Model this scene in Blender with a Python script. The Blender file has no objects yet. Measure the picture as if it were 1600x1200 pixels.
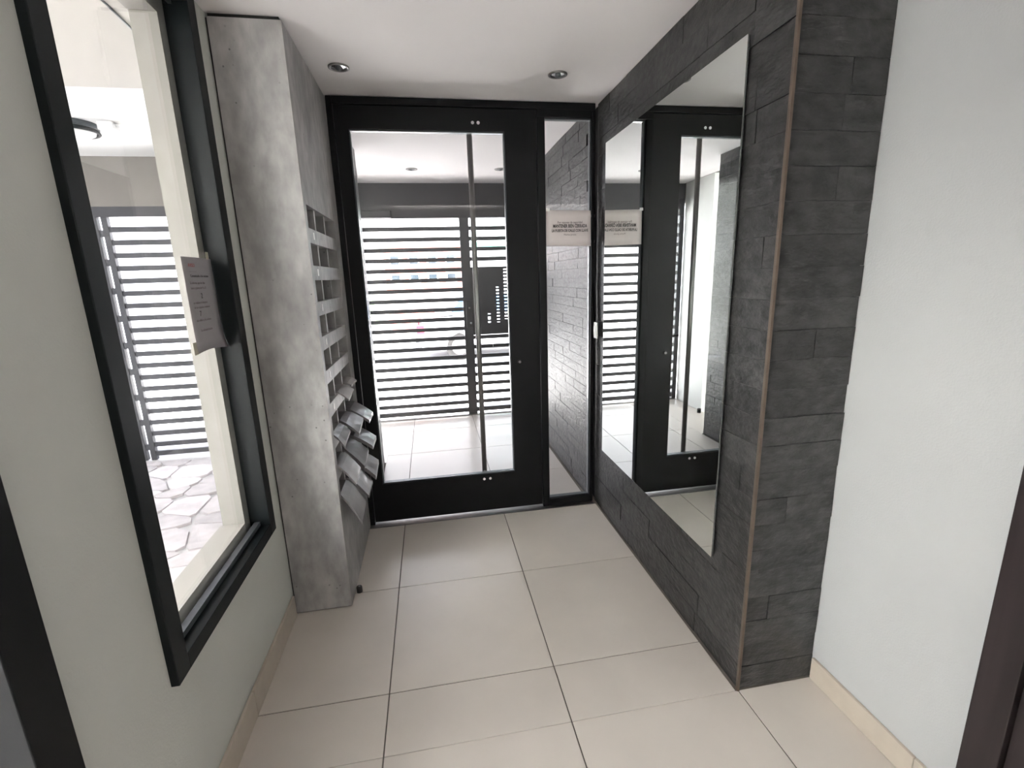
import bpy, math, random
from mathutils import Vector, Matrix
rnd = random.Random(7)
sc = bpy.context.scene
COL = sc.collection

# ------------------------------------------------------------------ camera
cam_d = bpy.data.cameras.new('camera')
cam = bpy.data.objects.new('camera', cam_d); COL.objects.link(cam)
YAW, PITCH, ROLL, FPX = .165909926, .224008287, -.0312725612, 735.445
cy, sy, cp, sp, cr, sr = math.cos(YAW), math.sin(YAW), math.cos(PITCH), math.sin(PITCH), math.cos(ROLL), math.sin(ROLL)
fwd = Vector((sy*cp, cy*cp, -sp)); r0 = Vector((cy, -sy, 0)); u0 = r0.cross(fwd)
rt = cr*r0 + sr*u0; up = -sr*r0 + cr*u0
cam.matrix_world = Matrix(((rt.x, up.x, -fwd.x, 0), (rt.y, up.y, -fwd.y, 0), (rt.z, up.z, -fwd.z, 1.5), (0, 0, 0, 1)))
cam_d.sensor_fit = 'HORIZONTAL'; cam_d.sensor_width = 36; cam_d.lens = FPX/1600*36
cam_d.clip_start = .02; cam_d.clip_end = 200
sc.camera = cam

# ------------------------------------------------------------------ light
SKY = 1.0
w = bpy.data.worlds.new('sky'); sc.world = w; w.use_nodes = True
bg = w.node_tree.nodes['Background']; bg.inputs[0].default_value = (.90, .91, 1, 1); bg.inputs[1].default_value = SKY
sc.view_settings.view_transform = 'Standard'; sc.view_settings.look = 'None'
sc.view_settings.gamma = 1; sc.view_settings.use_curve_mapping = False
sc.view_settings.exposure = 3.15
sc.cycles.max_bounces = 14; sc.cycles.diffuse_bounces = 8; sc.cycles.glossy_bounces = 5
sc.cycles.transparent_max_bounces = 16; sc.cycles.use_denoising = True
sc.cycles.sample_clamp_indirect = 8

H = math.pi/2
sd = bpy.data.lights.new('sun', 'SUN'); sd.energy = 14.0; sd.angle = .03; sd.color = (1, .97, .93)
so = bpy.data.objects.new('sun', sd); COL.objects.link(so); so.rotation_euler = (math.radians(8), math.radians(40), 0)
ld = bpy.data.lights.new('hall_fill_light', 'AREA'); ld.shape = 'RECTANGLE'; ld.size = 1.4; ld.size_y = .3; ld.energy = 6.0; ld.color = (1, .96, .92)
lo = bpy.data.objects.new('hall_fill_light', ld); COL.objects.link(lo); lo.location = (.3, -.9, 2.38); lo.rotation_euler = (math.radians(-55), 0, 0)   # added unseen fill light, turned to the back wall for soft bounce

# ------------------------------------------------------------------ materials
def mat(name, col, rough=.6, metal=0, spec=.5, var=0, vscale=6, bump=0, bscale=60, bdist=.002, objvar=0, coat=0, stretch=None, detail=5, bdet=4):
    m = bpy.data.materials.new(name); m.use_nodes = True
    nt = m.node_tree; b = nt.nodes['Principled BSDF']
    b.inputs['Roughness'].default_value = rough; b.inputs['Metallic'].default_value = metal
    b.inputs['Specular IOR Level'].default_value = spec; b.inputs['Coat Weight'].default_value = coat
    b.inputs['Base Color'].default_value = (*col, 1)
    N = nt.nodes.new; L = nt.links.new
    tc = N('ShaderNodeTexCoord'); src = tc.outputs['Object']
    if stretch or objvar:
        mp = N('ShaderNodeMapping'); L(src, mp.inputs[0]); mp.inputs['Scale'].default_value = stretch or (1, 1, 1); src = mp.outputs[0]
        if objvar:
            oi = N('ShaderNodeObjectInfo'); vm = N('ShaderNodeVectorMath'); vm.operation = 'SCALE'
            cb = N('ShaderNodeCombineXYZ'); L(oi.outputs['Random'], cb.inputs[0]); L(oi.outputs['Random'], cb.inputs[1])
            L(cb.outputs[0], vm.inputs[0]); vm.inputs['Scale'].default_value = 37; L(vm.outputs[0], mp.inputs['Location'])
    cur = None
    if var:
        n = N('ShaderNodeTexNoise'); L(src, n.inputs['Vector']); n.inputs['Scale'].default_value = vscale; n.inputs['Detail'].default_value = detail
        mr = N('ShaderNodeMapRange'); L(n.outputs['Fac'], mr.inputs[0]); mr.inputs[1].default_value = .3; mr.inputs[2].default_value = .7
        mr.inputs[3].default_value = 1-var; mr.inputs[4].default_value = 1+var; cur = mr.outputs[0]
    if objvar:
        oi = N('ShaderNodeObjectInfo'); m2 = N('ShaderNodeMapRange'); L(oi.outputs['Random'], m2.inputs[0])
        m2.inputs[3].default_value = 1-objvar; m2.inputs[4].default_value = 1+objvar
        if cur is None: cur = m2.outputs[0]
        else:
            mu = N('ShaderNodeMath'); mu.operation = 'MULTIPLY'; L(cur, mu.inputs[0]); L(m2.outputs[0], mu.inputs[1]); cur = mu.outputs[0]
    if cur is not None:
        vm = N('ShaderNodeVectorMath'); vm.operation = 'SCALE'; vm.inputs[0].default_value = col; L(cur, vm.inputs['Scale']); L(vm.outputs[0], b.inputs['Base Color'])
    if bump:
        n = N('ShaderNodeTexNoise'); L(src, n.inputs['Vector']); n.inputs['Scale'].default_value = bscale; n.inputs['Detail'].default_value = bdet
        bp = N('ShaderNodeBump'); bp.inputs['Strength'].default_value = bump; bp.inputs['Distance'].default_value = bdist
        L(n.outputs['Fac'], bp.inputs['Height']); L(bp.outputs[0], b.inputs['Normal'])
    return m

M = {}
M['paint_left'] = mat('stippled_grey_paint', (.56, .57, .535), .75, bump=.35, bscale=160, bdist=.002, var=.03, vscale=3)
M['paint_right'] = mat('stippled_white_paint', (.49, .50, .505), .7, bump=.35, bscale=160, bdist=.002, var=.02, vscale=3)
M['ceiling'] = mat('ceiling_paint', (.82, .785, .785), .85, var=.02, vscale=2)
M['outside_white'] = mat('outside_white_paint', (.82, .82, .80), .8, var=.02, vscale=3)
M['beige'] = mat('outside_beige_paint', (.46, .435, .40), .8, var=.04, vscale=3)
M['jamb'] = mat('dark_beige_render', (.30, .285, .262), .85, var=.04, vscale=3)  # darker beige of the reveal and its lintel
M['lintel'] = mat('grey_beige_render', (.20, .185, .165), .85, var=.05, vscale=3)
M['tile'] = mat('beige_porcelain', (.60, .55, .50), .28, spec=.5, var=.03, vscale=5, objvar=.02, bump=.05, bscale=150, bdist=.0005)
M['skirting'] = mat('beige_skirting', (.52, .46, .39), .4, var=.04, vscale=20, objvar=.02)
M['grout'] = mat('grey_grout', (.16, .14, .12), .9)
M['black'] = mat('black_painted_metal', (.005, .005, .006), .42, spec=.22, bump=.15, bscale=300, bdist=.0004)
M['winframe'] = mat('charcoal_window_aluminium', (.005, .0075, .0085), .45, spec=.25)
M['bead'] = mat('grey_glazing_bead', (.10, .11, .12), .35, metal=.3)
M['gate'] = mat('graphite_gate_paint', (.045, .045, .05), .5, spec=.4)
M['steel'] = mat('brushed_steel', (.27, .26, .255), .38, metal=1)
M['chrome'] = mat('bright_steel', (.75, .75, .76), .18, metal=1)
M['bronze'] = mat('bronze_trim', (.17, .13, .105), .4, metal=.6, var=.2, vscale=12)
M['slate'] = mat('split_slate', (.034, .0335, .033), .42, spec=.5, var=.6, vscale=16, bump=1, bscale=30, bdist=.006, objvar=.25, stretch=(1, 1, 1.8), detail=12, bdet=10)
M['slate_out'] = M['slate']
M['mortar'] = mat('dark_mortar', (.035, .034, .034), .9)
M['wood'] = mat('dark_brown_wood', (.022, .015, .016), .4, var=.3, vscale=4, stretch=(8, 8, .6))
M['paper'] = mat('notice_paper', (.75, .70, .69), .7, var=.03, vscale=30)
M['paper2'] = mat('backlit_notice_paper', (.33, .315, .33), .7, var=.04, vscale=30)  # backlit darkening of the sheet put into its base colour
M['ink'] = mat('black_ink', (.03, .025, .025), .8)
M['fadedink'] = mat('faded_ink', (.2, .17, .17), .8)
M['redink'] = mat('red_ink', (.45, .12, .1), .8)
M['tape'] = mat('yellowed_tape', (.45, .42, .33), .3)
M['label'] = mat('white_label', (.8, .78, .76), .4)
M['plastic'] = mat('mail_in_grey_wrap', (.19, .178, .182), .45, spec=.5, var=.12, vscale=14, objvar=.15, bump=.3, bscale=30, bdist=.002, coat=.15)
M['envelope'] = mat('pale_envelope', (.40, .38, .37), .6, var=.05, vscale=10, objvar=.1)
M['white_plastic'] = mat('white_plastic', (.8, .8, .8), .35)
M['rubber'] = mat('black_rubber', (.015, .013, .012), .5)
M['paving'] = mat('pale_paving_stone', (.60, .56, .565), .75, var=.15, vscale=7, bump=.7, bscale=14, bdist=.006, objvar=.18)
M['concrete_ground'] = mat('street_concrete', (.55, .54, .54), .9, var=.06, vscale=1)
M['asphalt'] = mat('street_asphalt', (.38, .38, .39), .9, var=.06, vscale=4)
M['facade'] = mat('pale_render', (.75, .72, .72), .9)
M['brick'] = mat('washed_red_brick', (.42, .17, .14), .9, var=.15, vscale=8, objvar=.1)
M['greenery'] = mat('pale_hedge', (.20, .28, .17), .9, var=.4, vscale=12, bump=1, bscale=14, bdist=.05)
M['darkglass'] = mat('dark_pane', (.03, .04, .05), .08, spec=.8)
M['blueglass'] = mat('blue_car_glass', (.06, .13, .24), .05, spec=.9)
M['carpaint'] = mat('silver_car_paint', (.55, .56, .58), .25, metal=.3, coat=.6)
M['redlight'] = mat('red_tail_light', (.55, .03, .05), .2)
M['greenpaint'] = mat('green_awning', (.12, .42, .33), .8)

for k in ('paper', 'paper2'):
    m = M[k]; nt = m.node_tree; b = nt.nodes['Principled BSDF']; out = nt.nodes['Material Output']
    tr = nt.nodes.new('ShaderNodeBsdfTranslucent'); tr.inputs[0].default_value = (.72, .68, .66, 1); mx = nt.nodes.new('ShaderNodeMixShader')
    mx.inputs[0].default_value = .45 if k == 'paper' else .12; nt.links.new(b.outputs[0], mx.inputs[1]); nt.links.new(tr.outputs[0], mx.inputs[2]); nt.links.new(mx.outputs[0], out.inputs[0])
def concrete():
    m = mat('cast_concrete', (.27, .262, .255), .5, spec=.5)
    nt = m.node_tree; b = nt.nodes['Principled BSDF']; N = nt.nodes.new; L = nt.links.new
    g = N('ShaderNodeNewGeometry'); src = g.outputs['Position']
    def noise(sc_, det, st):
        mp = N('ShaderNodeMapping'); L(src, mp.inputs[0]); mp.inputs['Scale'].default_value = st
        n = N('ShaderNodeTexNoise'); L(mp.outputs[0], n.inputs['Vector']); n.inputs['Scale'].default_value = sc_; n.inputs['Detail'].default_value = det
        return n.outputs['Fac']
    a = noise(5, 8, (1, 1, .45)); c = noise(26, 6, (1, 1, .5)); v = N('ShaderNodeTexVoronoi'); L(src, v.inputs['Vector']); v.inputs['Scale'].default_value = 26
    def rng(x, a0, a1, b0, b1):
        r = N('ShaderNodeMapRange'); L(x, r.inputs[0])
        for i, q in zip((1, 2, 3, 4), (a0, a1, b0, b1)): r.inputs[i].default_value = q
        return r.outputs[0]
    def mul(x, y):
        k = N('ShaderNodeMath'); k.operation = 'MULTIPLY'; L(x, k.inputs[0]); L(y, k.inputs[1]); return k.outputs[0]
    pits = rng(v.outputs['Distance'], .06, .11, .45, 1)                     # small air holes, thinned out by a second noise
    n2 = noise(7, 2, (1, 1, 1)); keep = rng(n2, .52, .56, 0, 1)
    mx = N('ShaderNodeMix'); mx.data_type = 'FLOAT'; L(keep, mx.inputs[0]); mx.inputs[2].default_value = 1; L(pits, mx.inputs[3])
    f = mul(mul(rng(a, .3, .7, .70, 1.26), rng(c, .3, .7, .80, 1.18)), mx.outputs[0])
    vm = N('ShaderNodeVectorMath'); vm.operation = 'SCALE'; vm.inputs[0].default_value = (.345, .335, .33); L(f, vm.inputs['Scale']); L(vm.outputs[0], b.inputs['Base Color'])
    bp = N('ShaderNodeBump'); bp.inputs['Strength'].default_value = .35; bp.inputs['Distance'].default_value = .004; L(f, bp.inputs['Height']); L(bp.outputs[0], b.inputs['Normal'])
    return m
M['concrete'] = concrete()

def glass(name, tint=(.97, .98, .98)):
    m = bpy.data.materials.new(name); m.use_nodes = True; nt = m.node_tree; nt.nodes.clear()
    N = nt.nodes.new; L = nt.links.new
    t = N('ShaderNodeBsdfTransparent'); t.inputs[0].default_value = (*tint, 1); g = N('ShaderNodeBsdfGlossy'); g.inputs['Roughness'].default_value = .01
    fr = N('ShaderNodeFresnel'); ge = N('ShaderNodeNewGeometry'); ir = N('ShaderNodeMapRange'); L(ge.outputs['Backfacing'], ir.inputs[0]); ir.inputs[3].default_value = 1.42; ir.inputs[4].default_value = 1/1.42; L(ir.outputs[0], fr.inputs[0]); mx = N('ShaderNodeMixShader'); o = N('ShaderNodeOutputMaterial')
    L(fr.outputs[0], mx.inputs[0]); L(t.outputs[0], mx.inputs[1]); L(g.outputs[0], mx.inputs[2]); L(mx.outputs[0], o.inputs[0])
    return m
M['glass'] = glass('clear_pane')
m = bpy.data.materials.new('mirror_silver'); m.use_nodes = True
b = m.node_tree.nodes['Principled BSDF']; b.inputs['Base Color'].default_value = (.86, .90, .88, 1); b.inputs['Metallic'].default_value = 1; b.inputs['Roughness'].default_value = 0
M['mirror'] = m

# ------------------------------------------------------------------ helpers
WL = {}
def link(name, me, loc, parent=None, label=None, cat=None, group=None, kind=None, rot=None):
    o = bpy.data.objects.new(name, me); COL.objects.link(o)
    WL[o] = Vector(loc)
    if parent: o.parent = parent; o.location = WL[o] - WL[parent]
    else: o.location = WL[o]
    if rot: o.rotation_euler = rot
    for k, v in (('label', label), ('category', cat), ('group', group), ('kind', kind)):
        if v: o[k] = v
    return o
def empty(name, loc, label=None, cat=None, group=None, kind=None): return link(name, None, loc, None, label, cat, group, kind)
BF = [(0, 3, 2, 1), (4, 5, 6, 7), (0, 1, 5, 4), (1, 2, 6, 5), (2, 3, 7, 6), (3, 0, 4, 7)]
def raw(boxes):
    vs, fs = [], []
    for x0, x1, y0, y1, z0, z1 in boxes:
        n = len(vs)
        vs += [(x0, y0, z0), (x1, y0, z0), (x1, y1, z0), (x0, y1, z0), (x0, y0, z1), (x1, y0, z1), (x1, y1, z1), (x0, y1, z1)]
        fs += [tuple(n+i for i in f) for f in BF]
    return vs, fs
def build(name, vs, fs, material, parent=None, smooth=False, bevel=0, **kw):
    lo = [min(v[i] for v in vs) for i in range(3)]; hi = [max(v[i] for v in vs) for i in range(3)]
    c = Vector([(a+b_)/2 for a, b_ in zip(lo, hi)])
    if not parent: c.z = lo[2]
    me = bpy.data.meshes.new(name); me.from_pydata([Vector(v)-c for v in vs], [], fs); me.materials.append(material)
    if smooth: me.polygons.foreach_set('use_smooth', [True]*len(me.polygons))
    o = link(name, me, c, parent, **kw)
    if bevel:
        md = o.modifiers.new('edge', 'BEVEL'); md.width = bevel; md.segments = 2; md.limit_method = 'ANGLE'
    return o
def boxes(name, bs, material, parent=None, **kw):
    vs, fs = raw(bs); return build(name, vs, fs, material, parent, **kw)
def box(name, x0, x1, y0, y1, z0, z1, material, parent=None, **kw): return boxes(name, [(x0, x1, y0, y1, z0, z1)], material, parent, **kw)
def tube(name, p0, p1, r, material, parent=None, n=20, r2=None, **kw):
    p0, p1 = Vector(p0), Vector(p1); d = (p1-p0).normalized(); a = d.orthogonal().normalized(); b_ = d.cross(a); r2 = r if r2 is None else r2
    vs = [tuple(p0+(a*math.cos(t)+b_*math.sin(t))*r) for t in [2*math.pi*i/n for i in range(n)]] + [tuple(p1+(a*math.cos(t)+b_*math.sin(t))*r2) for t in [2*math.pi*i/n for i in range(n)]]
    fs = [(i, (i+1) % n, n+(i+1) % n, n+i) for i in range(n)] + [tuple(range(n))[::-1], tuple(range(n, 2*n))]
    o = build(name, vs, fs, material, parent, **kw)
    o.data.polygons.foreach_set('use_smooth', [i < n for i in range(n+2)]); return o
def lathe(name, c, prof, material, parent=None, n=32, sx=1, **kw):              # profile of (r, z) around a vertical axis
    vs, fs = [], []
    for r_, z in prof: vs += [(c[0]+sx*r_*math.cos(2*math.pi*i/n), c[1]+r_*math.sin(2*math.pi*i/n), c[2]+z) for i in range(n)]
    for k in range(len(prof)-1): fs += [(k*n+i, k*n+(i+1) % n, (k+1)*n+(i+1) % n, (k+1)*n+i) for i in range(n)]
    return build(name, vs, fs, material, parent, smooth=True, **kw)
def text(name, s, size, material, parent, loc, rot, align='CENTER', bold=0, sx=1):
    cu = bpy.data.curves.new(name, 'FONT'); cu.body = s; cu.size = size; cu.align_x = align; cu.extrude = .0002; cu.offset = bold; cu.resolution_u = 2
    t = bpy.data.objects.new(name, cu); COL.objects.link(t); bpy.context.view_layer.update()
    me = bpy.data.meshes.new_from_object(t); bpy.data.objects.remove(t); me.materials.clear(); me.materials.append(material)
    me.transform(Matrix.Scale(sx, 4, (1, 0, 0)))
    return link(name, me, loc, parent, rot=rot)

# ------------------------------------------------------------------ room shell
XL, XR, XS, YF, YS, ZC = -.712, 1.32, 1.012, 2.80, 1.275, 2.44   # left wall, right wall, slate face, front door plane, slate box front, ceiling
wl = boxes('wall_left', [(-.845, XL, -2.2, -.35, -.2, 2.5), (-.845, XL, -.35, .83, 2.25, 2.5), (-.845, XL, .83, 1.15, -.2, 2.5),
    (-.845, XL, 1.15, 1.93, -.2, .52), (-.845, XL, 1.15, 1.93, 2.425, 2.5), (-.845, XL, 1.93, 2.86, -.2, 2.5), (-.845, XL, -.35, .83, -.2, -.03)], M['paint_left'], kind='structure')
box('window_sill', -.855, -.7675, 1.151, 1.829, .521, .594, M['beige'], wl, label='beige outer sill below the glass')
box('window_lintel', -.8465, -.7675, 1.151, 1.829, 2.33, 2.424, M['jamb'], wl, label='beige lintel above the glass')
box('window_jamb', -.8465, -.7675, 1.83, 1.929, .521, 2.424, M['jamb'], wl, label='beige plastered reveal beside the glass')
box('wall_right', XR, XR+.15, -2.2, 2.95, -.2, 2.5, M['paint_right'], kind='structure')
boxes('wall_back', [(-.845, 1.47, -2.35, -2.2, -.2, 2.5)], M['paint_right'], kind='structure')
box('ceiling', -.845, 1.47, -2.35, 2.862, ZC, 2.56, M['ceiling'], kind='structure')

# floor: recessed grout bed with porcelain tiles one by one, inside and out to the gate
floor = box('floor', -.845, 1.47, -2.35, 5.2, -.2, -.004, M['grout'], kind='structure')
PX, PY, J = .631, .628, .0022
def tiles(x0, x1, y0, y1, z=0):
    for i in range(-2, 4):
        a, b_ = max(x0, -.245+PX*i), min(x1, -.245+PX*(i+1))
        if b_-a < .01: continue
        for j in range(-7, 7):
            c, d = max(y0, 1.518+PY*j), min(y1, 1.518+PY*(j+1))
            if d-c < .012: continue
            box('floor_tile', a+(J if a > x0 else 0), b_-(J if b_ < x1 else 0), c+(J if c > y0 else 0), d-(J if d < y1 else 0), -.004, z, M['tile'], floor, bevel=.0012)
tiles(XL+.001, XR-.001, -2.2, YS-.001); tiles(XL+.001, XS-.006, YS+.001, YF-.03); tiles(-.45, .97, YF+.1, 5.1)
sill = box('threshold', -.456, .995, YF-.029, YF+.099, -.0035, .004, M['steel'], floor, label='thin pale metal threshold under the door')

def skirt(name, x0, x1, y0, y1, h, joints):
    root = empty(name, ((x0+x1)/2, (y0+y1)/2, 0), kind='structure')
    ys = [y0]+[j for j in joints if y0 < j < y1]+[y1]
    for a, b_ in zip(ys, ys[1:]): box('skirting_tile', x0, x1, a+.001, b_-.001, .0005, h, M['skirting'], root, bevel=.002)
skirt('baseboard_left', XL+.0005, XL+.012, .832, 2.04, .105, [.89, 1.518])
skirt('baseboard_right', XR-.012, XR-.0005, .80, YS-.002, .088, [.89])

# ------------------------------------------------------------------ slate cladding, piece by piece
def cladding(root, axis, face, a0, a1, z0, z1, sign, skip=None, lmin=.2, lmax=.46, rows=26, seed=1):
    """axis 'x': wall face at x=face running along y; axis 'y': face at y=face running along x; sign = direction the stones stand out."""
    rn = random.Random(seed); h = (z1-z0)/rows
    for k in range(rows):
        za, zb = z0+k*h, z0+(k+1)*h
        a = a0-rn.uniform(0, .2)
        while a < a1-.001:
            l = rn.uniform(lmin, lmax); s0, s1 = max(a, a0), min(a+l, a1); a += l
            if a1-s1 < .06: s1 = a1; a = a1+1
            if s1-s0 < .03: continue
            if skip and skip[0] < s0 and s1 < skip[1] and skip[2] < za and zb < skip[3]: continue
            d = rn.uniform(.0, .0035); e = [rn.uniform(-.001, .001) for _ in range(4)]; g = .0006
            b0 = face-sign*.018; t = [face-sign*(.006-d)+q for q in e]
            P = [(s0+g, za+g), (s1-g, za+g), (s1-g, zb-g), (s0+g, zb-g)]
            mid = (sum(t)/4+sign*rn.uniform(0, .0015)); cxm = (s0+s1)/2+rn.uniform(-.05, .05)*(s1-s0); czm = (za+zb)/2
            if axis == 'x':
                vs = [(b0, p[0], p[1]) for p in P]+[(tt, p[0], p[1]) for tt, p in zip(t, P)]+[(mid, cxm, czm)]
            else:
                vs = [(p[0], b0, p[1]) for p in P]+[(p[0], tt, p[1]) for tt, p in zip(t, P)]+[(cxm, mid, czm)]
            fs = [(0, 1, 5, 4), (1, 2, 6, 5), (2, 3, 7, 6), (3, 0, 4, 7), (4, 5, 8), (5, 6, 8), (6, 7, 8), (7, 4, 8), (3, 2, 1, 0)]
            if (axis == 'x') == (sign < 0): fs = [f[::-1] for f in fs]
            build('slate_piece', vs, fs, M['slate'], root)
ws = box('wall_slate', XS+.0185, XR-.001, YS+.0185, 2.94, .001, ZC-.001, M['mortar'], kind='structure')
cladding(ws, 'x', XS, YS+.006, YF+.02, .002, ZC-.002, -1, skip=(1.47, 2.64, .44, 2.18), seed=3)
cladding(ws, 'y', YS, XS+.008, XR-.002, .002, ZC-.002, -1, lmin=.2, lmax=.5, seed=5)
box('trim_1', XS-.004, XS+.006, YS-.006, YS+.0045, .001, ZC-.001, M['bronze'], kind='structure', bevel=.001)
wo = box('wall_slate_outside', 1.0, 1.3, 2.945, 5.3, .001, ZC-.001, M['mortar'], kind='structure')
cladding(wo, 'x', .982, 2.9, 5.07, .002, ZC-.002, -1, lmin=.2, lmax=.38, rows=38, seed=8)
wf = box('wall_fin_outside', -.70, -.4785, 2.905, 3.87, .001, ZC-.001, M['mortar'], kind='structure')
cladding(wf, 'x', -.46, 2.905, 3.87, .002, ZC-.002, 1, rows=38, seed=11)

# mirror
mr = empty('wall_mirror', (1.004, 2.06, .425), label='tall frameless wall mirror mounted on the dark slate wall', cat='mirror')
box('mirror_glass', 1.0005, 1.0055, 1.467, 2.648, .425, 2.192, M['mirror'], mr)
box('mirror_backing', 1.0056, 1.0085, 1.469, 2.646, .427, 2.19, M['bead'], mr)

# ------------------------------------------------------------------ front door with sidelight
door = empty('door_1', (.1, YF, 0), kind='structure')
y0, y1 = YF, YF+.06
boxes('door_frame', [(-.458, -.428, y0, y1, .005, 2.436), (-.428, .995, y0, y1, 2.40, 2.436), (.655, .698, y0, y1, .005, 2.36), (.655, .975, y0, y1, 2.36, 2.40), (.975, .995, y0, y1, .005, 2.40), (.698, .975, y0, y1, .005, .052)], M['black'], door, bevel=.003)
leaf = boxes('door_leaf', [(-.425, -.358, y0+.008, y1-.004, .020, 2.396), (.472, .652, y0+.008, y1-.004, .020, 2.396), (-.358, .472, y0+.008, y1-.004, 2.283, 2.396), (-.358, .472, y0+.008, y1-.004, .020, .268)], M['black'], door)
def bead(x0, x1, z0, z1, ya, yb, t=.006, par=leaf):
    boxes('glazing_bead', [(x0, x0+t, ya, yb, z0, z1), (x1-t, x1, ya, yb, z0, z1), (x0+t, x1-t, ya, yb, z0, z0+t), (x0+t, x1-t, ya, yb, z1-t, z1)], M['bead'], par)
bead(-.3575, .4715, .2685, 2.2825, y0+.02, y1-.01)
bead(.6985, .9745, .0525, 2.3595, y0+.02, y1-.01, par=door)
box('door_pane', -.351, .465, y0+.030, y0+.036, .275, 2.276, M['glass'], leaf)
box('sidelight_pane', .705, .968, y0+.030, y0+.036, .059, 2.353, M['glass'], door)
hb = tube('pull_bar', (.287, y1+.065, .19), (.287, y1+.065, 2.37), .016, M['steel'], leaf, label='long vertical brushed steel pull bar on the outside')
for z in (.247, 2.318): tube('bar_standoff', (.287, y1-.004, z), (.287, y1+.055, z), .009, M['steel'], hb)
for x, z in ((.296, 2.322), (.327, 2.322), (.270, .243), (.309, .243)):
    tube('bolt_cap', (x, y0+.0078, z), (x, y0-.002, z), .0085, M['chrome'], leaf, label='round chrome bolt cap')
lv = tube('door_lever', (.50, y1-.004, 1.085), (.50, y1+.045, 1.085), .011, M['black'], leaf)
tube('lever_arm', (.51, y1+.047, 1.085), (.375, y1+.047, 1.085), .009, M['black'], lv)
cyl = tube('key_cylinder', (.521, y0+.0078, .99), (.521, y0-.004, .99), .014, M['black'], leaf)
tube('keyway', (.521, y0-.004, .99), (.521, y0-.007, .99), .008, M['steel'], cyl)

# notice on the sidelight
nt_ = empty('paper_notice', (.84, y0+.015, 1.668), label='white printed paper notice taped inside the narrow sidelight pane', cat='notice')
# slightly wavy sheet
vs, fs = [], []
for i in range(9):
    for j in range(7):
        u, v = i/8, j/6
        vs.append((.704+.283*u, y0+.012+.002*math.sin(u*5+v*2)-.004*(1-v)*abs(u-.5)*2, 1.669+.202*v-.004*u))
for i in range(8):
    for j in range(6): a = i*7+j; fs.append((a, a+7, a+8, a+1))
sh = build('paper_sheet', vs, fs, M['paper'], nt_, smooth=True)
md = sh.modifiers.new('t', 'SOLIDIFY'); md.thickness = .0004
RX = (H, 0, 0)
for s, sz, z, mt, bo, sx in (('Por razones de seguridad', .019, 1.795, 'fadedink', .0002, .78), ('MANTENER BIEN CERRADA', .027, 1.772, 'ink', .0006, .62),
                         ('LA PUERTA DE CALLE CON LLAVE', .022, 1.748, 'ink', .0004, .66), ('Muchas gracias', .014, 1.728, 'fadedink', 0, .9)):
    text('printed_line', s, sz, M[mt], nt_, (.846, y0+.006, z), RX, bold=bo, sx=sx)
for x, z in ((.712, 1.871), (.985, 1.69), (.985, 1.836)):
    box('tape_strip', x-.011, x+.011, y0+.003, y0+.0036, z-.008, z+.008, M['label'], nt_)

# switch plate beside the door
swp = empty('light_switch', (.995, 2.765, 1.115), label='small white switch plate on the slate next to the door', cat='switch')
box('switch_plate', .9905, .9995, 2.735, 2.792, 1.115, 1.213, M['white_plastic'], swp, bevel=.003)
box('switch_rocker', .9865, .9904, 2.745, 2.782, 1.135, 1.193, M['white_plastic'], swp, bevel=.002)

# ------------------------------------------------------------------ left window
w1 = empty('window_1', (-.73, 1.535, .51), kind='structure')
a, b_, fz0, fz1 = 1.135, 1.929, .508, 2.432
boxes('window_frame', [(-.766, -.692, a, a+.058, fz0, fz1), (-.766, -.692, b_-.058, b_, fz0, fz1), (-.766, -.692, a+.058, b_-.058, fz0, fz0+.048), (-.766, -.692, a+.058, b_-.058, fz1-.05, fz1)], M['winframe'], w1, bevel=.002)
boxes('glazing_bead', [(-.749, -.728, a+.0585, b_-.0585, fz0+.0485, fz0+.066), (-.749, -.738, a+.0585, b_-.0585, fz1-.06, fz1-.0505)], M['bead'], w1)
box('window_pane', -.757, -.7515, a+.059, b_-.059, fz0+.049, fz1-.051, M['glass'], w1)
n2 = empty('window_notice', (-.7495, 1.76, 1.285), label='typed letter, painted backlit grey, taped to the tall window glass on the left', cat='notice')
vs, fs = [], []
for i in range(7):
    for j in range(11):
        u, v = i/6, j/10
        vs.append((-.7475+.0005*math.sin(3*u)+.012*max(0, .18-v)*4*(.3+u), 1.658+.208*u, 1.287+.306*v+.006*math.sin(4*u)*(1-v)))
for i in range(6):
    for j in range(10): q = i*11+j; fs.append((q, q+11, q+12, q+1))
s2 = build('letter_sheet', vs, fs, M['paper2'], n2, smooth=True); md = s2.modifiers.new('t', 'SOLIDIFY'); md.thickness = .0004
RL = (H, 0, H)
lines = [('ABC', .022, 1.560, 'redink', 1.688), ('________', .012, 1.548, 'fadedink', 1.69), ('Comunicado a los vecinos', .012, 1.530, 'ink', 1.692), ('Se informa que los dias', .011, 1.508, 'fadedink', 1.682),
         ('lunes y jueves de 9 a 12', .011, 1.492, 'fadedink', 1.682), ('2', .024, 1.462, 'ink', 1.742), ('se realizara la limpieza', .011, 1.445, 'fadedink', 1.682), ('de los espacios comunes', .011, 1.430, 'fadedink', 1.682),
         ('7', .024, 1.405, 'ink', 1.712), ('del edificio y la cochera.', .011, 1.388, 'fadedink', 1.682), ('La administracion', .012, 1.355, 'fadedink', 1.70)]
lines[0] = ('AVISO', .016, 1.562, 'redink', 1.688)
for s, sz, z, mt, yy in lines: text('typed_line', s, sz, M[mt], n2, (-.7445, yy, z), RL, align='LEFT', sx=1.0)
box('tape_strip', -.7495, -.7488, 1.640, 1.668, 1.285, 1.325, M['tape'], n2)
box('tape_strip', -.7465, -.7460, 1.830, 1.850, 1.590, 1.615, M['tape'], n2)

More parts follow.
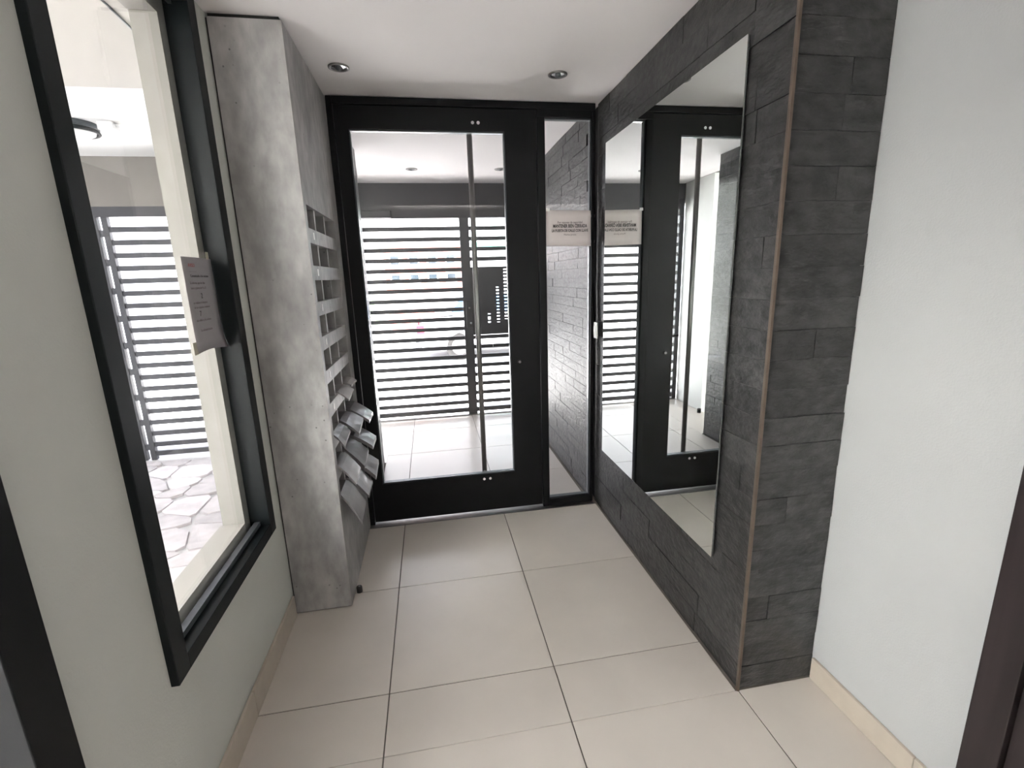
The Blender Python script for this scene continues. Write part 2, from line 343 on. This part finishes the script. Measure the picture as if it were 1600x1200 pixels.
# ------------------------------------------------------------------ near left glass door and right door
w2 = empty('window_2', (-.73, .24, 0), kind='structure')
boxes('window_frame', [(-.768, -.692, .748, .832, .001, 2.248), (-.768, -.692, -.348, -.27, .001, 2.248), (-.768, -.692, -.27, .748, 2.17, 2.248), (-.768, -.692, -.27, .748, .001, .09)], M['black'], w2, bevel=.002)
box('window_pane', -.757, -.751, -.269, .747, .091, 2.169, M['glass'], w2)
d2 = empty('door_2', (1.31, .3, 0), kind='structure')
boxes('door_frame', [(1.285, 1.3195, .70, .778, .001, 2.13), (1.285, 1.3195, -.28, -.20, .001, 2.13), (1.285, 1.3195, -.20, .70, 2.05, 2.13)], M['wood'], d2, bevel=.002)
box('door_leaf', 1.3, 1.3195, -.197, .697, .008, 2.047, M['wood'], d2)
tube('door_knob', (1.3, .62, 1.02), (1.25, .62, 1.02), .025, M['steel'], d2)
box('trim_2', 1.296, 1.3195, .779, .786, .001, 2.13, M['paint_right'], kind='structure')

# ------------------------------------------------------------------ concrete mailbox block
CX0, CX1, CY0, CY1, CZ1 = -.704, -.457, 2.05, YF-.004, 2.425
mb = empty('mailbox_block', (-.58, 2.42, 0), label='tall cast concrete mailbox block with open pigeonholes between window and front door', cat='mailbox')
zt, ph, op, NR = 1.806, .1475, .088, 9
zb = zt-ph*(NR-1)-op
bs = [(CX0, CX1, CY0, 2.092, .006, CZ1), (CX0, CX1, 2.672, CY1, .006, CZ1), (CX0, CX1, 2.092, 2.672, zt, CZ1), (CX0, CX1, 2.092, 2.672, .006, zb), (CX0, CX0+.02, 2.092, 2.672, zb, zt)]
boxes('concrete_body', bs, M['concrete'], mb)
boxes('gap_shade_strip', [(CX0-.006, CX1-.006, CY0+.006, CY1, .0005, .006), (XL+.0005, CX0, CY0+.01, CY1, .006, CZ1), (CX0, CX1-.01, CY0+.01, CY1, CZ1, ZC-.001)], M['rubber'], mb)  # black strips stand for the shade in the gaps round the block
for k in range(NR-1):
    z1_ = zt-ph*k-op; z0_ = zt-ph*(k+1)
    rl = box('shelf_rail', CX0+.021, CX1-.001, 2.0925, 2.6715, z0_, z1_, M['concrete'], mb, bevel=.002)
    box('number_plate', CX1-.0008, CX1+.0008, 2.158, 2.176, z1_-.042, z1_-.014, M['label'], rl)
for k in range(NR):
    z1_ = zt-ph*k; z0_ = z1_-op
    for yv in (2.278, 2.478): box('divider', CX0+.021, CX1-.012, yv-.011, yv+.011, z0_+.0003, z1_-.0003, M['concrete'], mb)

def mail(ya, yb, zc, out, droop, thick, mt, twist, label):
    n = 10; vs, fs = [], []
    def pt(i, s, t):
        u = i/(n-1); x = -.63+u*(.63-.457+out); e = max(0, x+.457)/max(out, .001); y = ya+(yb-ya)*s
        if x > CX1+.002: y = ya-.004+(yb-ya+.008)*s
        z = zc+t-droop*e*(.75+.25*e)-(.03*e)*(s-.5)*twist
        return (x, y, z+.0012*math.sin(9*s+i)*e)
    m_ = 5
    for t in (0, thick):
        for i in range(n):
            for j in range(m_): vs.append(pt(i, j/(m_-1), t*(1-.25*abs(j/(m_-1)-.5))))
    o_ = n*m_
    for i in range(n-1):
        for j in range(m_-1):
            a = i*m_+j; fs += [(a, a+1, a+m_+1, a+m_), (o_+a, o_+a+m_, o_+a+m_+1, o_+a+1)]
    for i in range(n-1):
        for j in (0, m_-1):
            a = i*m_+j; f = (a, a+m_, o_+a+m_, o_+a); fs.append(f if j == 0 else f[::-1])
    for j in range(m_-1):
        fs.append((j+1, j, o_+j, o_+j+1)); a = (n-1)*m_+j; fs.append((a, a+1, o_+a+1, o_+a))
    nm = 'wrapped_newspaper' if mt == 'plastic' else 'letter_bundle'
    o = build(nm, vs, fs, M[mt], smooth=False, label=label, cat='mail', group='mail sticking out of the pigeonholes')
def rowz(k): return zt-ph*k-op
A = [(2.10, 2.262), (2.294, 2.462), (2.494, 2.660)]
ML = [(5, 1, 0.045, 0.036, .010, 'envelope', 'pale envelope in the middle hole of the highest filled row'),
      (6, 0, 0.040, 0.051, .012, 'plastic', 'short grey wrapped paper in the window-side hole below the topmost mail'),
      (5, 2, 0.030, 0.017, .010, 'envelope', 'thin pale envelope in the door-side hole of the highest filled row'),
      (6, 1, 0.075, 0.058, .016, 'plastic', 'grey wrapped newspaper in the middle hole just under the topmost envelope'),
      (6, 2, 0.100, 0.072, .020, 'plastic', 'grey wrapped newspaper leaning out beside the door, third row from the bottom'),
      (7, 0, 0.070, 0.094, .014, 'plastic', 'drooping wrapped newspaper in the window-side hole, second row from the bottom'),
      (7, 1, 0.085, 0.087, .018, 'plastic', 'wrapped newspaper in the middle hole, second row from the bottom'),
      (7, 2, 0.105, 0.072, .024, 'plastic', 'thick wrapped newspaper jutting toward the door, second row from the bottom'),
      (8, 0, 0.080, 0.138, .016, 'plastic', 'lowest drooping wrapped newspaper nearest the window, bottom row'),
      (8, 1, 0.090, 0.109, .018, 'plastic', 'wrapped newspaper in the middle hole of the bottom row'),
      (8, 2, 0.105, 0.087, .028, 'plastic', 'wrapped newspaper in the bottom row hole nearest the door')]
for k, c, out, dr, th, mt, lb in ML: mail(A[c][0], A[c][1], rowz(k)+.002, out, dr, th, mt, rnd.uniform(-1, 1), lb)

# door stop on the floor
ds = empty('door_stop', (-.437, 2.155, .0005), label='small black rubber door stop on the tiles against the concrete block', cat='door stop')
lathe('stop_body', (-.437, 2.155, .0005), [(0, 0), (.014, 0), (.014, .026), (.012, .030), (0, .030)], M['rubber'], ds)
lathe('stop_screw', (-.437, 2.155, .0308), [(0, 0), (.005, 0), (.004, .002), (0, .002)], M['steel'], ds)

# ------------------------------------------------------------------ ceiling downlights
def downlight(x, y, z, r, label, group):
    e = empty('downlight', (x, y, z-.006), label=label, cat='ceiling light', group=group)
    lathe('light_ring', (x, y, z), [(r, -.0005), (r, -.005), (r*.82, -.007), (r*.74, -.004), (r*.72, -.0005)], M['steel'], e)
    lathe('reflector', (x, y, z), [(r*.715, -.0008), (r*.6, -.0018), (r*.35, -.0025)], M['chrome'], e)
    lathe('bulb', (x, y, z), [(r*.34, -.002), (r*.32, -.009), (r*.2, -.014), (0, -.016)], M['bead'], e)
downlight(-.330, 2.466, ZC, .046, 'round recessed steel downlight in the hall ceiling near the concrete block', 'hall downlights')
downlight(.680, 2.452, ZC, .046, 'round recessed steel downlight in the hall ceiling near the slate wall', 'hall downlights')
downlight(-.075, 4.49, ZC, .05, 'recessed downlight in the porch ceiling seen left through the door glass', 'porch downlights')
downlight(.70, 4.47, ZC, .05, 'recessed downlight in the porch ceiling right of the pull bar', 'porch downlights')

# ------------------------------------------------------------------ porch and garage shell
box('ceiling_porch', -.85, 1.3, 2.863, 5.3, ZC, 2.9, M['ceiling'], kind='structure')
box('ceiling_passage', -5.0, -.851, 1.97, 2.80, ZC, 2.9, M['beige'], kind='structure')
box('added_shade_canopy', -3.74, -.851, .75, 1.969, ZC, 2.9, M['beige'], kind='structure')  # unseen slab added to keep skylight off the window jamb
box('added_shade_canopy_near', -1.3, -.851, -.3, .749, ZC, 2.9, M['beige'], kind='structure')  # unseen strip added to shade the upper jamb further
box('ceiling_garage', -5.0, -.851, 2.801, 5.3, 2.66, 2.9, M['outside_white'], kind='structure')
box('wall_garage_front', -5.0, -.851, 5.10, 5.29, 2.235, 2.659, M['lintel'], kind='structure')
box('wall_garage_left', -5.15, -5.001, 1.97, 5.3, -.2, 2.9, M['outside_white'], kind='structure')
box('wall_pillar', -1.08, -.855, 4.56, 5.09, -.2, ZC-.001, M['outside_white'], kind='structure')
boxes('added_light_walls', [(-3.9, -3.75, -3.0, 1.96, -.2, 3.6), (-3.9, -.846, -3.15, -3.0, -.2, 6), (-3.9, -.846, 1.97, 2.1, 2.91, 6)], M['outside_white'], kind='structure')  # unseen walls added to block low light and bounce the rest
box('wall_upper_storey', -.845, 1.47, -2.35, 5.3, 2.91, 6, M['outside_white'], kind='structure')
sp_ = empty('porch_stop', (-.80, 4.50, -.2), label='small dark door stop on the porch floor by the white pillar', cat='door stop')
sp_.location = (-.80, 4.50, .0005); WL[sp_] = Vector(sp_.location)
lathe('stop_body', (-.80, 4.50, .0005), [(0, 0), (.02, 0), (.02, .04), (.016, .046), (0, .046)], M['rubber'], sp_)
boxes('floor_porch_edge', [(-.852, -.451, 3.871, 5.1, -.2, 0)], M['tile'], kind='structure')

# garage paving: irregular stones
fg = box('floor_garage', -5.0, -.856, -3.0, 5.2, -.35, -.225, M['concrete_ground'], kind='structure')
rp = random.Random(21); GX, GY = 9, 14; x0g, y0g = -3.6, 1.2; sx_, sy_ = .30, .28
pts = {}
for i in range(GX+1):
    for j in range(GY+1):
        pts[i, j] = (min(-.862, x0g+i*sx_+(rp.uniform(-.1, .1))), min(5.02, y0g+j*sy_+rp.uniform(-.09, .09)))
for i in range(GX):
    for j in range(GY):
        q = [pts[i, j], pts[i+1, j], pts[i+1, j+1], pts[i, j+1]]; cx = sum(p[0] for p in q)/4; cyy = sum(p[1] for p in q)/4
        q = [(cx+(p[0]-cx)*.94, cyy+(p[1]-cyy)*.94) for p in q]; hh = rp.uniform(-.004, .006)
        # cut corners to make six- to eight-sided flags
        poly = []
        for k in range(4):
            p, pn, pp = q[k], q[(k+1) % 4], q[k-1]; f = rp.uniform(.08, .28)
            poly += [(p[0]+(pp[0]-p[0])*f, p[1]+(pp[1]-p[1])*f), (p[0]+(pn[0]-p[0])*f, p[1]+(pn[1]-p[1])*f)]
        n = len(poly)
        vs = [(p[0], p[1], -.2249) for p in poly]+[(p[0], p[1], -.205+hh) for p in poly]
        build('paving_stone', vs, [tuple(range(n))[::-1], tuple(range(n, 2*n))]+[(k, (k+1) % n, n+(k+1) % n, n+k) for k in range(n)], M['paving'], fg)

# garage ceiling lamp with its conduit box
gl = empty('bulkhead_lamp', (-2.42, 4.15, 2.56), label='round bulkhead lamp with wire ring on the garage ceiling seen through the window', cat='lamp')
lathe('lamp_base', (-2.42, 4.15, 2.659), [(0, 0), (.15, 0), (.155, -.03), (.14, -.035)], M['bead'], gl)
lathe('lamp_glass', (-2.42, 4.15, 2.624), [(.135, 0), (.125, -.035), (.08, -.06), (0, -.07)], M['white_plastic'], gl)
lathe('lamp_ring', (-2.42, 4.15, 2.600), [(.150, .02), (.158, .0), (.150, -.008), (.140, 0), (.142, .02)], M['winframe'], gl)
jb = empty('junction_box', (-2.16, 4.12, 2.60), label='white conduit junction box beside the garage ceiling lamp', cat='junction box')
box('box_body', -2.22, -2.12, 4.07, 4.17, 2.60, 2.659, M['white_plastic'], jb, bevel=.008)
tube('conduit', (-2.12, 4.12, 2.64), (-1.4, 4.12, 2.64), .012, M['white_plastic'], jb)
cb = tube('ceiling_line', (-1.0, 1.975, 2.436), (-1.02, 2.25, 2.436), .0035, M['bead'], label='thin dark line on the passage ceiling outside the window', cat='cable')  # thin tube draws the dark line on the soffit

# ------------------------------------------------------------------ porch gate
G = 5.12
pg = empty('porch_gate', (.1, G, .02), label='dark horizontal slat metal gate across the porch beyond the front door', cat='gate')
gm = M['gate']
box('header_beam', -.853, .98, G-.02, G+.05, 2.105, 2.437, gm, pg)
box('header_lock_box', -.70, -.32, G-.05, G-.0205, 2.108, 2.178, gm, pg, bevel=.004)
box('gate_post', .355, .452, G-.025, G+.035, .012, 2.1045, gm, pg, bevel=.004)
box('gate_post', -.853, -.80, G-.025, G+.035, .012, 2.1045, gm, pg, bevel=.004)
box('gate_post', .93, .965, G-.025, G+.035, .012, 2.1045, gm, pg, bevel=.004)
box('bottom_rail', -.7995, .3545, G-.02, G+.02, .035, .083, gm, pg)
box('bottom_rail', .4525, .9295, G-.02, G+.02, .035, .083, gm, pg)
box('gate_track', -.853, .98, G-.03, G+.04, -.0035, .010, M['steel'], pg)
for k in range(19):
    z = 2.003-.1031*k
    box('slat', -.7995, .3545, G-.012, G+.012, z-.020, z+.020, gm, pg)
    if not (.88 < z < 1.62): box('slat', .4525, .9295, G-.012, G+.012, z-.020, z+.020, gm, pg)
# slotted panel (right leaf): real slots in three columns
pl = []; px0, px1, pz0, pz1 = .4525, .9295, .895, 1.612
cols = [(.615, .645, 1.02, 1.12), (.715, .745, 1.02, 1.40), (.80, .835, 1.05, 1.585)]
xs = px0
for c0, c1, sz0, sz1 in cols:
    pl.append((xs, c0, G-.01, G+.01, pz0, pz1)); pl += [(c0, c1, G-.01, G+.01, pz0, sz0), (c0, c1, G-.01, G+.01, sz1, pz1)]
    n = int((sz1-sz0)/.034)
    for i in range(n):
        zz = sz0+(i+.5)*(sz1-sz0)/n; pl.append((c0, c1, G-.01, G+.01, zz-.010, zz+.010))
    xs = c1
pl.append((xs, px1, G-.01, G+.01, pz0, pz1))
boxes('slotted_panel', pl, gm, pg, label='dark slotted panel by the lock')
lb = box('gate_lock', .38, .445, G-.05, G-.0255, .98, 1.26, gm, pg, bevel=.003)
tube('lock_cylinder', (.425, G-.05, 1.03), (.425, G-.062, 1.03), .012, M['chrome'], lb)
tube('lock_cylinder', (.415, G-.05, 1.19), (.415, G-.058, 1.19), .010, M['steel'], lb)
box('latch_plate', .37, .43, G-.045, G-.0255, 1.42, 1.56, gm, pg)

# ------------------------------------------------------------------ garage gate
gg = empty('garage_gate', (-2.9, G, -.21), label='wide dark horizontal slat gate closing the garage, seen through the left window', cat='gate')
box('header_beam', -5.0, -1.061, G-.02, G+.05, 2.145, 2.2345, gm, gg)
for xa, xb in ((-2.905, -2.855), (-2.99, -2.94), (-1.12, -1.062), (-4.99, -4.94)):
    box('gate_post', xa, xb, G-.025, G+.025, -.218, 2.1445, gm, gg, bevel=.003)
for k in range(9): 
    z = 2.0-.26*k; box('hinge_knuckle', -2.9395, -2.9055, G-.015, G+.015, z-.03, z+.03, gm, gg)
for xa, xb in ((-2.8545, -1.1205), (-4.9395, -2.9905)):
    for k in range(19):
        z = 2.035-.1162*k
        box('slat', xa, xb, G-.012, G+.012, z-.024, z+.024, gm, gg)
    box('bottom_rail', xa, xb, G-.02, G+.02, -.175, -.125, gm, gg)

# ------------------------------------------------------------------ street beyond the gates
box('ground_pavement', -14, 14, 5.31, 8.4, -.35, -.2, M['concrete_ground'], kind='structure')
box('ground_road', -20, 24, 8.401, 14.5, -.40, -.28, M['asphalt'], kind='structure')
box('ground_far_pavement', -20, 24, 14.501, 16.0, -.40, -.2, M['concrete_ground'], kind='structure')
bl = empty('street_building', (0, 17, -.2), label='pale low building with a red brick front across the street', cat='building')
box('facade_wall', -6.5, 6.5, 16.3, 18, -.2, 3.6, M['facade'], bl)
bf = boxes('brick_front', [(-1.35, 1.2, 16.2, 16.299, 1.1, 2.55), (-1.35, 1.2, 16.2, 16.299, -.2, .5)], M['brick'], bl)
for i in range(4):
    for zz in (1.35, 1.95):
        x = -1.2+i*.6; wn = box('window', x, x+.36, 16.17, 16.199, zz, zz+.36, M['facade'], bl); box('pane', x+.05, x+.31, 16.16, 16.169, zz+.05, zz+.31, M['darkglass'], wn)
box('awning', 1.5, 4.2, 15.6, 16.299, 2.45, 2.6, M['greenpaint'], bl)
hd = lathe('street_bush', (-2.3, 15.2, -.2), [(0, 0), (.5, .1), (.75, .5), (.7, 1.0), (.4, 1.35), (0, 1.45)], M['greenery'], label='pale green round bush across the street left of the brick front', cat='bush', n=16)

car = empty('parked_car', (1.9, 11.2, -.28), label='silver car parked on the street behind the slat gate', cat='car')
def prism(name, prof, ya, yb, material, parent, **kw):
    n = len(prof); vs = [(p[0], ya, p[1]) for p in prof]+[(p[0], yb, p[1]) for p in prof]
    fs = [tuple(range(n)), tuple(range(n, 2*n))[::-1]]+[((k+1) % n, k, n+k, n+(k+1) % n) for k in range(n)]
    return build(name, vs, fs, material, parent, bevel=.03, **kw)
z0c = -.28
bp_ = [(-.25, .35), (-.30, .62), (-.22, .92), (.55, .98), (2.9, .95), (3.75, .78), (3.9, .5), (3.85, .28), (3.4, .24), (3.33, .5), (3.1, .62), (2.87, .5), (2.8, .24), (.9, .24), (.83, .5), (.6, .62), (.37, .5), (.3, .26)]
prism('car_body', [(x, z+z0c) for x, z in bp_], 10.4, 12.05, M['carpaint'], car)
prism('car_cabin', [(x, z+z0c) for x, z in [(.1, .985), (.45, 1.42), (.8, 1.5), (1.9, 1.48), (2.75, .985)]], 10.5, 11.95, M['carpaint'], car)
gw = [((.45, 1.05), (.68, 1.38), (1.15, 1.40), (1.15, 1.05)), ((1.23, 1.05), (1.23, 1.40), (1.85, 1.38), (2.42, 1.05))]
for q in gw: prism('side_window', [(x, z+z0c) for x, z in q], 10.47, 10.499, M['blueglass'], car)
for xw in (.6, 3.1):
    for yw in (10.42, 11.85):
        wh = tube('wheel', (xw, yw, z0c+.31), (xw, yw+.18, z0c+.31), .30, M['rubber'], car, n=24); tube('hubcap', (xw, yw-.01, z0c+.31), (xw, yw-.001, z0c+.31), .18, M['steel'], wh)
for yy in (10.38, 11.85): box('tail_light', -.315, -.15, yy, yy+.22, .34, .52, M['redlight'], car)
for yy in (10.42, 11.8): box('head_light', 3.72, 3.86, yy, yy+.2, .28, .42, M['darkglass'], car)
box('bumper', -.36, -.22, 10.42, 12.03, .02, .2, M['bead'], car, bevel=.03)
